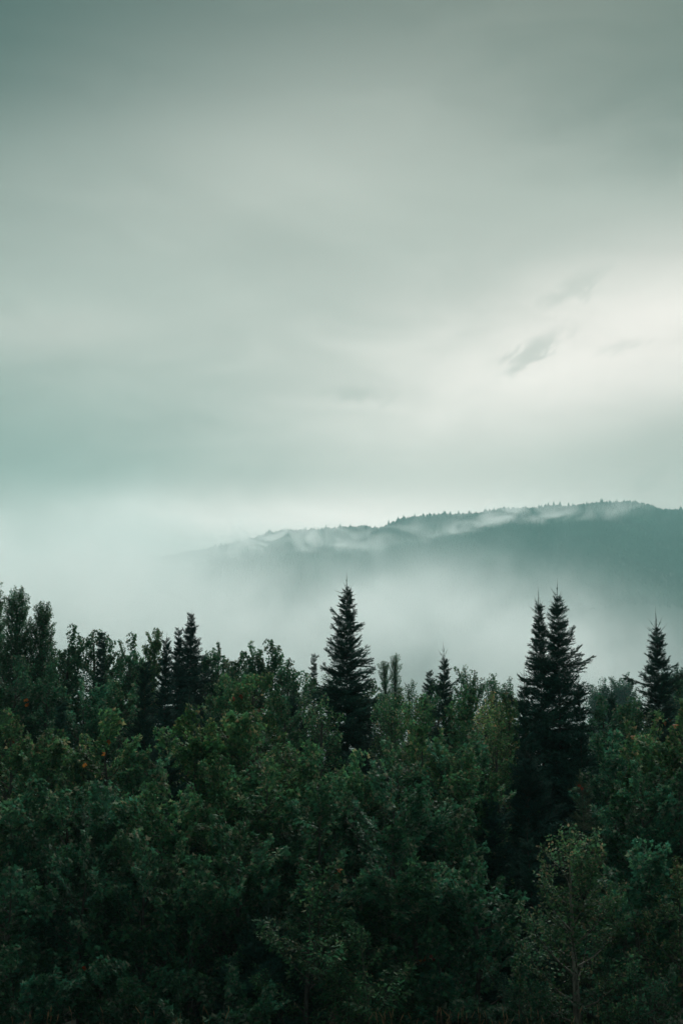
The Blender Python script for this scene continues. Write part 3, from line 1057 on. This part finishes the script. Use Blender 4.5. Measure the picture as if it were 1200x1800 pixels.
m, N = mat_base('fog')
o = N.new('ShaderNodeOutputMaterial')
pv = N.new('ShaderNodeVolumePrincipled')
pv.inputs['Color'].default_value = (.985, 1, .995, 1)
pv.inputs['Anisotropy'].default_value = .6
g = N.new('ShaderNodeNewGeometry')
sp = N.new('ShaderNodeSeparateXYZ')
N.l.new(g.outputs['Position'], sp.inputs[0])
x, y, z = sp.outputs
big = N.noise(g.outputs['Position'], .0016, 4, .5, .3)
fin = N.noise(g.outputs['Position'], .006, 5, .6, .6)
# the top of the fog sea lies high on the left and sinks to the right
slope = N.m('DIVIDE', z, y)             # the fog climbs with the slope behind it
toph = N.m('ADD', N.rng(x, -460, 80, .245, .214), N.rng(x, 250, 560, 0., -.045))
toph = N.m('ADD', toph, N.m('MULTIPLY', N.m('SUBTRACT', big, .5), .14))
toph = N.m('ADD', toph, N.m('MULTIPLY', N.m('SUBTRACT', fin, .5), .13))
body = N.rng(N.m('SUBTRACT', toph, slope), -.03, .105, 0., 1.)
body = N.m('MULTIPLY', N.m('MULTIPLY', body, body), N.m('MULTIPLY', N.rng(fin, .33, .67, .2, 1.8), N.rng(x, 170, 500, 1., .22)))
N.put(pv.inputs['Density'], N.m('MULTIPLY', body, .0045))
N.l.new(pv.outputs[0], o.inputs['Volume'])
m.cycles.volume_step_rate = .5
fb = volume_box('valley_fog', (-1700, 1500, -83), (1900, 2900, 850))
fb.data.materials.append(m)
tag(fb, 'white fog bank lying in the valley before the mountain', 'fog', kind='stuff')

# ragged mist clinging to the crest
m, N = mat_base('crest_mist')
o = N.new('ShaderNodeOutputMaterial')
pv = N.new('ShaderNodeVolumePrincipled')
pv.inputs['Color'].default_value = (.99, 1, .995, 1)
pv.inputs['Anisotropy'].default_value = .6
g = N.new('ShaderNodeNewGeometry')
sp = N.new('ShaderNodeSeparateXYZ')
N.l.new(g.outputs['Position'], sp.inputs[0])
x, y, z = sp.outputs
stv = N.vm('MULTIPLY', g.outputs['Position'], (.8, .5, 1.3))
fin = N.noise(stv, .017, 6, .62, 1.2)
tot = None
for (px, py, rx, rz, tilt, k) in ((565, 950, 130, 15, .05, 1.2), (455, 958, 130, 26, .0, 1.2), (330, 958, 170, 40, .0, .6), (850, 915, 62, 13, .45, 1.), (915, 905, 100, 13, .02, .9),
                                  (1040, 905, 110, 13, .1, .6), (790, 930, 70, 14, .6, .6), (700, 955, 120, 18, .1, .35)):
    c0 = at(px, py, 2780)
    dx = N.m('SUBTRACT', x, c0.x)
    dz = N.m('SUBTRACT', N.m('SUBTRACT', z, c0.z), N.m('MULTIPLY', dx, tilt))
    dy = N.m('SUBTRACT', y, 2780.)
    q = N.m('ADD', N.m('ADD', N.m('POWER', N.m('ABSOLUTE', N.m('DIVIDE', dx, rx * 1.2)), 2.), N.m('POWER', N.m('ABSOLUTE', N.m('DIVIDE', dz, rz * 1.2)), 2.)),
            N.m('POWER', N.m('ABSOLUTE', N.m('DIVIDE', dy, 90.)), 2.))
    gk = N.m('MULTIPLY', N.m('POWER', 2.718, N.m('MULTIPLY', q, -1.)), k)
    tot = gk if tot is None else N.m('ADD', tot, gk)
den = N.m('MULTIPLY', tot, N.rng(fin, .46, .66, .0, 2.4))
N.put(pv.inputs['Density'], N.m('MULTIPLY', den, .0055))
N.l.new(pv.outputs[0], o.inputs['Volume'])
m.cycles.volume_step_rate = .2
cm = volume_box('crest_mist', (-620, 2560, 380), (820, 2990, 800))
cm.data.materials.append(m)
tag(cm, 'torn white mist drifting along the mountain crest', 'mist', kind='stuff')

# ------------------------------------------------------------------ single coloured leaves that stand out in the thicket
def colored_leaves():
    rnd = random.Random(9)
    bpy.context.view_layer.update()
    dg = bpy.context.evaluated_depsgraph_get()
    hz.hide_viewport = fb.hide_viewport = cm.hide_viewport = True
    bpy.context.view_layer.update()
    dg = bpy.context.evaluated_depsgraph_get()
    mats = {}
    for nm, col in (('orange', (.60, .14, .03)), ('rust', (.15, .045, .02)), ('salmon', (.30, .14, .08))):
        v = []
        for i in range(3):
            mb = MB()
            for _ in range(3):
                add_leaf(mb, 'maple', rv(rnd, .03), rv(rnd, 1) + Vector((0, 0, -.6)), (Vector((0, -1, .7)) + rv(rnd, .3)).normalized(), .10, tuple(c * rnd.uniform(.7, 1.2) for c in col))
            v.append(mb.mesh(nm + '_leaf', [M_LEAF]))
        mats[nm] = v
    lab = {'orange': 'bright orange autumn leaves', 'rust': 'rusty brown autumn leaves', 'salmon': 'pale salmon autumn leaves'}
    for px, py, nm in ((148, 1346, 'orange'), (183, 1324, 'orange'), (189, 1304, 'orange'), (146, 1702, 'orange'), (45, 1232, 'orange'), (47, 1240, 'orange'),
                       (22, 1300, 'rust'), (411, 1228, 'orange'), (422, 1224, 'orange'), (453, 1246, 'salmon'), (460, 1243, 'salmon'), (595, 1530, 'salmon'),
                       (592, 1534, 'rust'), (551, 1530, 'salmon'), (528, 1534, 'salmon'), (744, 1690, 'rust'), (752, 1686, 'rust'), (760, 1682, 'rust'),
                       (738, 1694, 'rust'), (655, 1710, 'rust'), (1145, 1268, 'orange'), (1166, 1271, 'orange'), (1110, 1296, 'salmon'), (1184, 1276, 'salmon'),
                       (888, 1218, 'salmon'), (862, 1230, 'salmon'), (1020, 1382, 'rust'), (1175, 1262, 'salmon')):
        tgt = at(px, py, 30)
        og = Vector((0, 0, CAM_Z))
        dr = (tgt - og).normalized()
        hit, loc, nrm, idx, ob, mw = SC.ray_cast(dg, og, dr)
        if not hit or ob is None:
            continue
        ro = ob
        while ro.parent:
            ro = ro.parent
        ro = bpy.data.objects[ro.name]
        if ro.get('category') is None or ro.get('kind'):
            continue
        o = bpy.data.objects.new('leaf', rnd.choice(mats[nm]))
        COL.objects.link(o)
        o.parent = ro
        o.location = (loc - dr * .12) - ro.location
        o['label'] = lab[nm]
        s_ = max(.7, loc.y / 38)
        o.scale = (s_, s_, s_)
    hz.hide_viewport = fb.hide_viewport = cm.hide_viewport = False


colored_leaves()
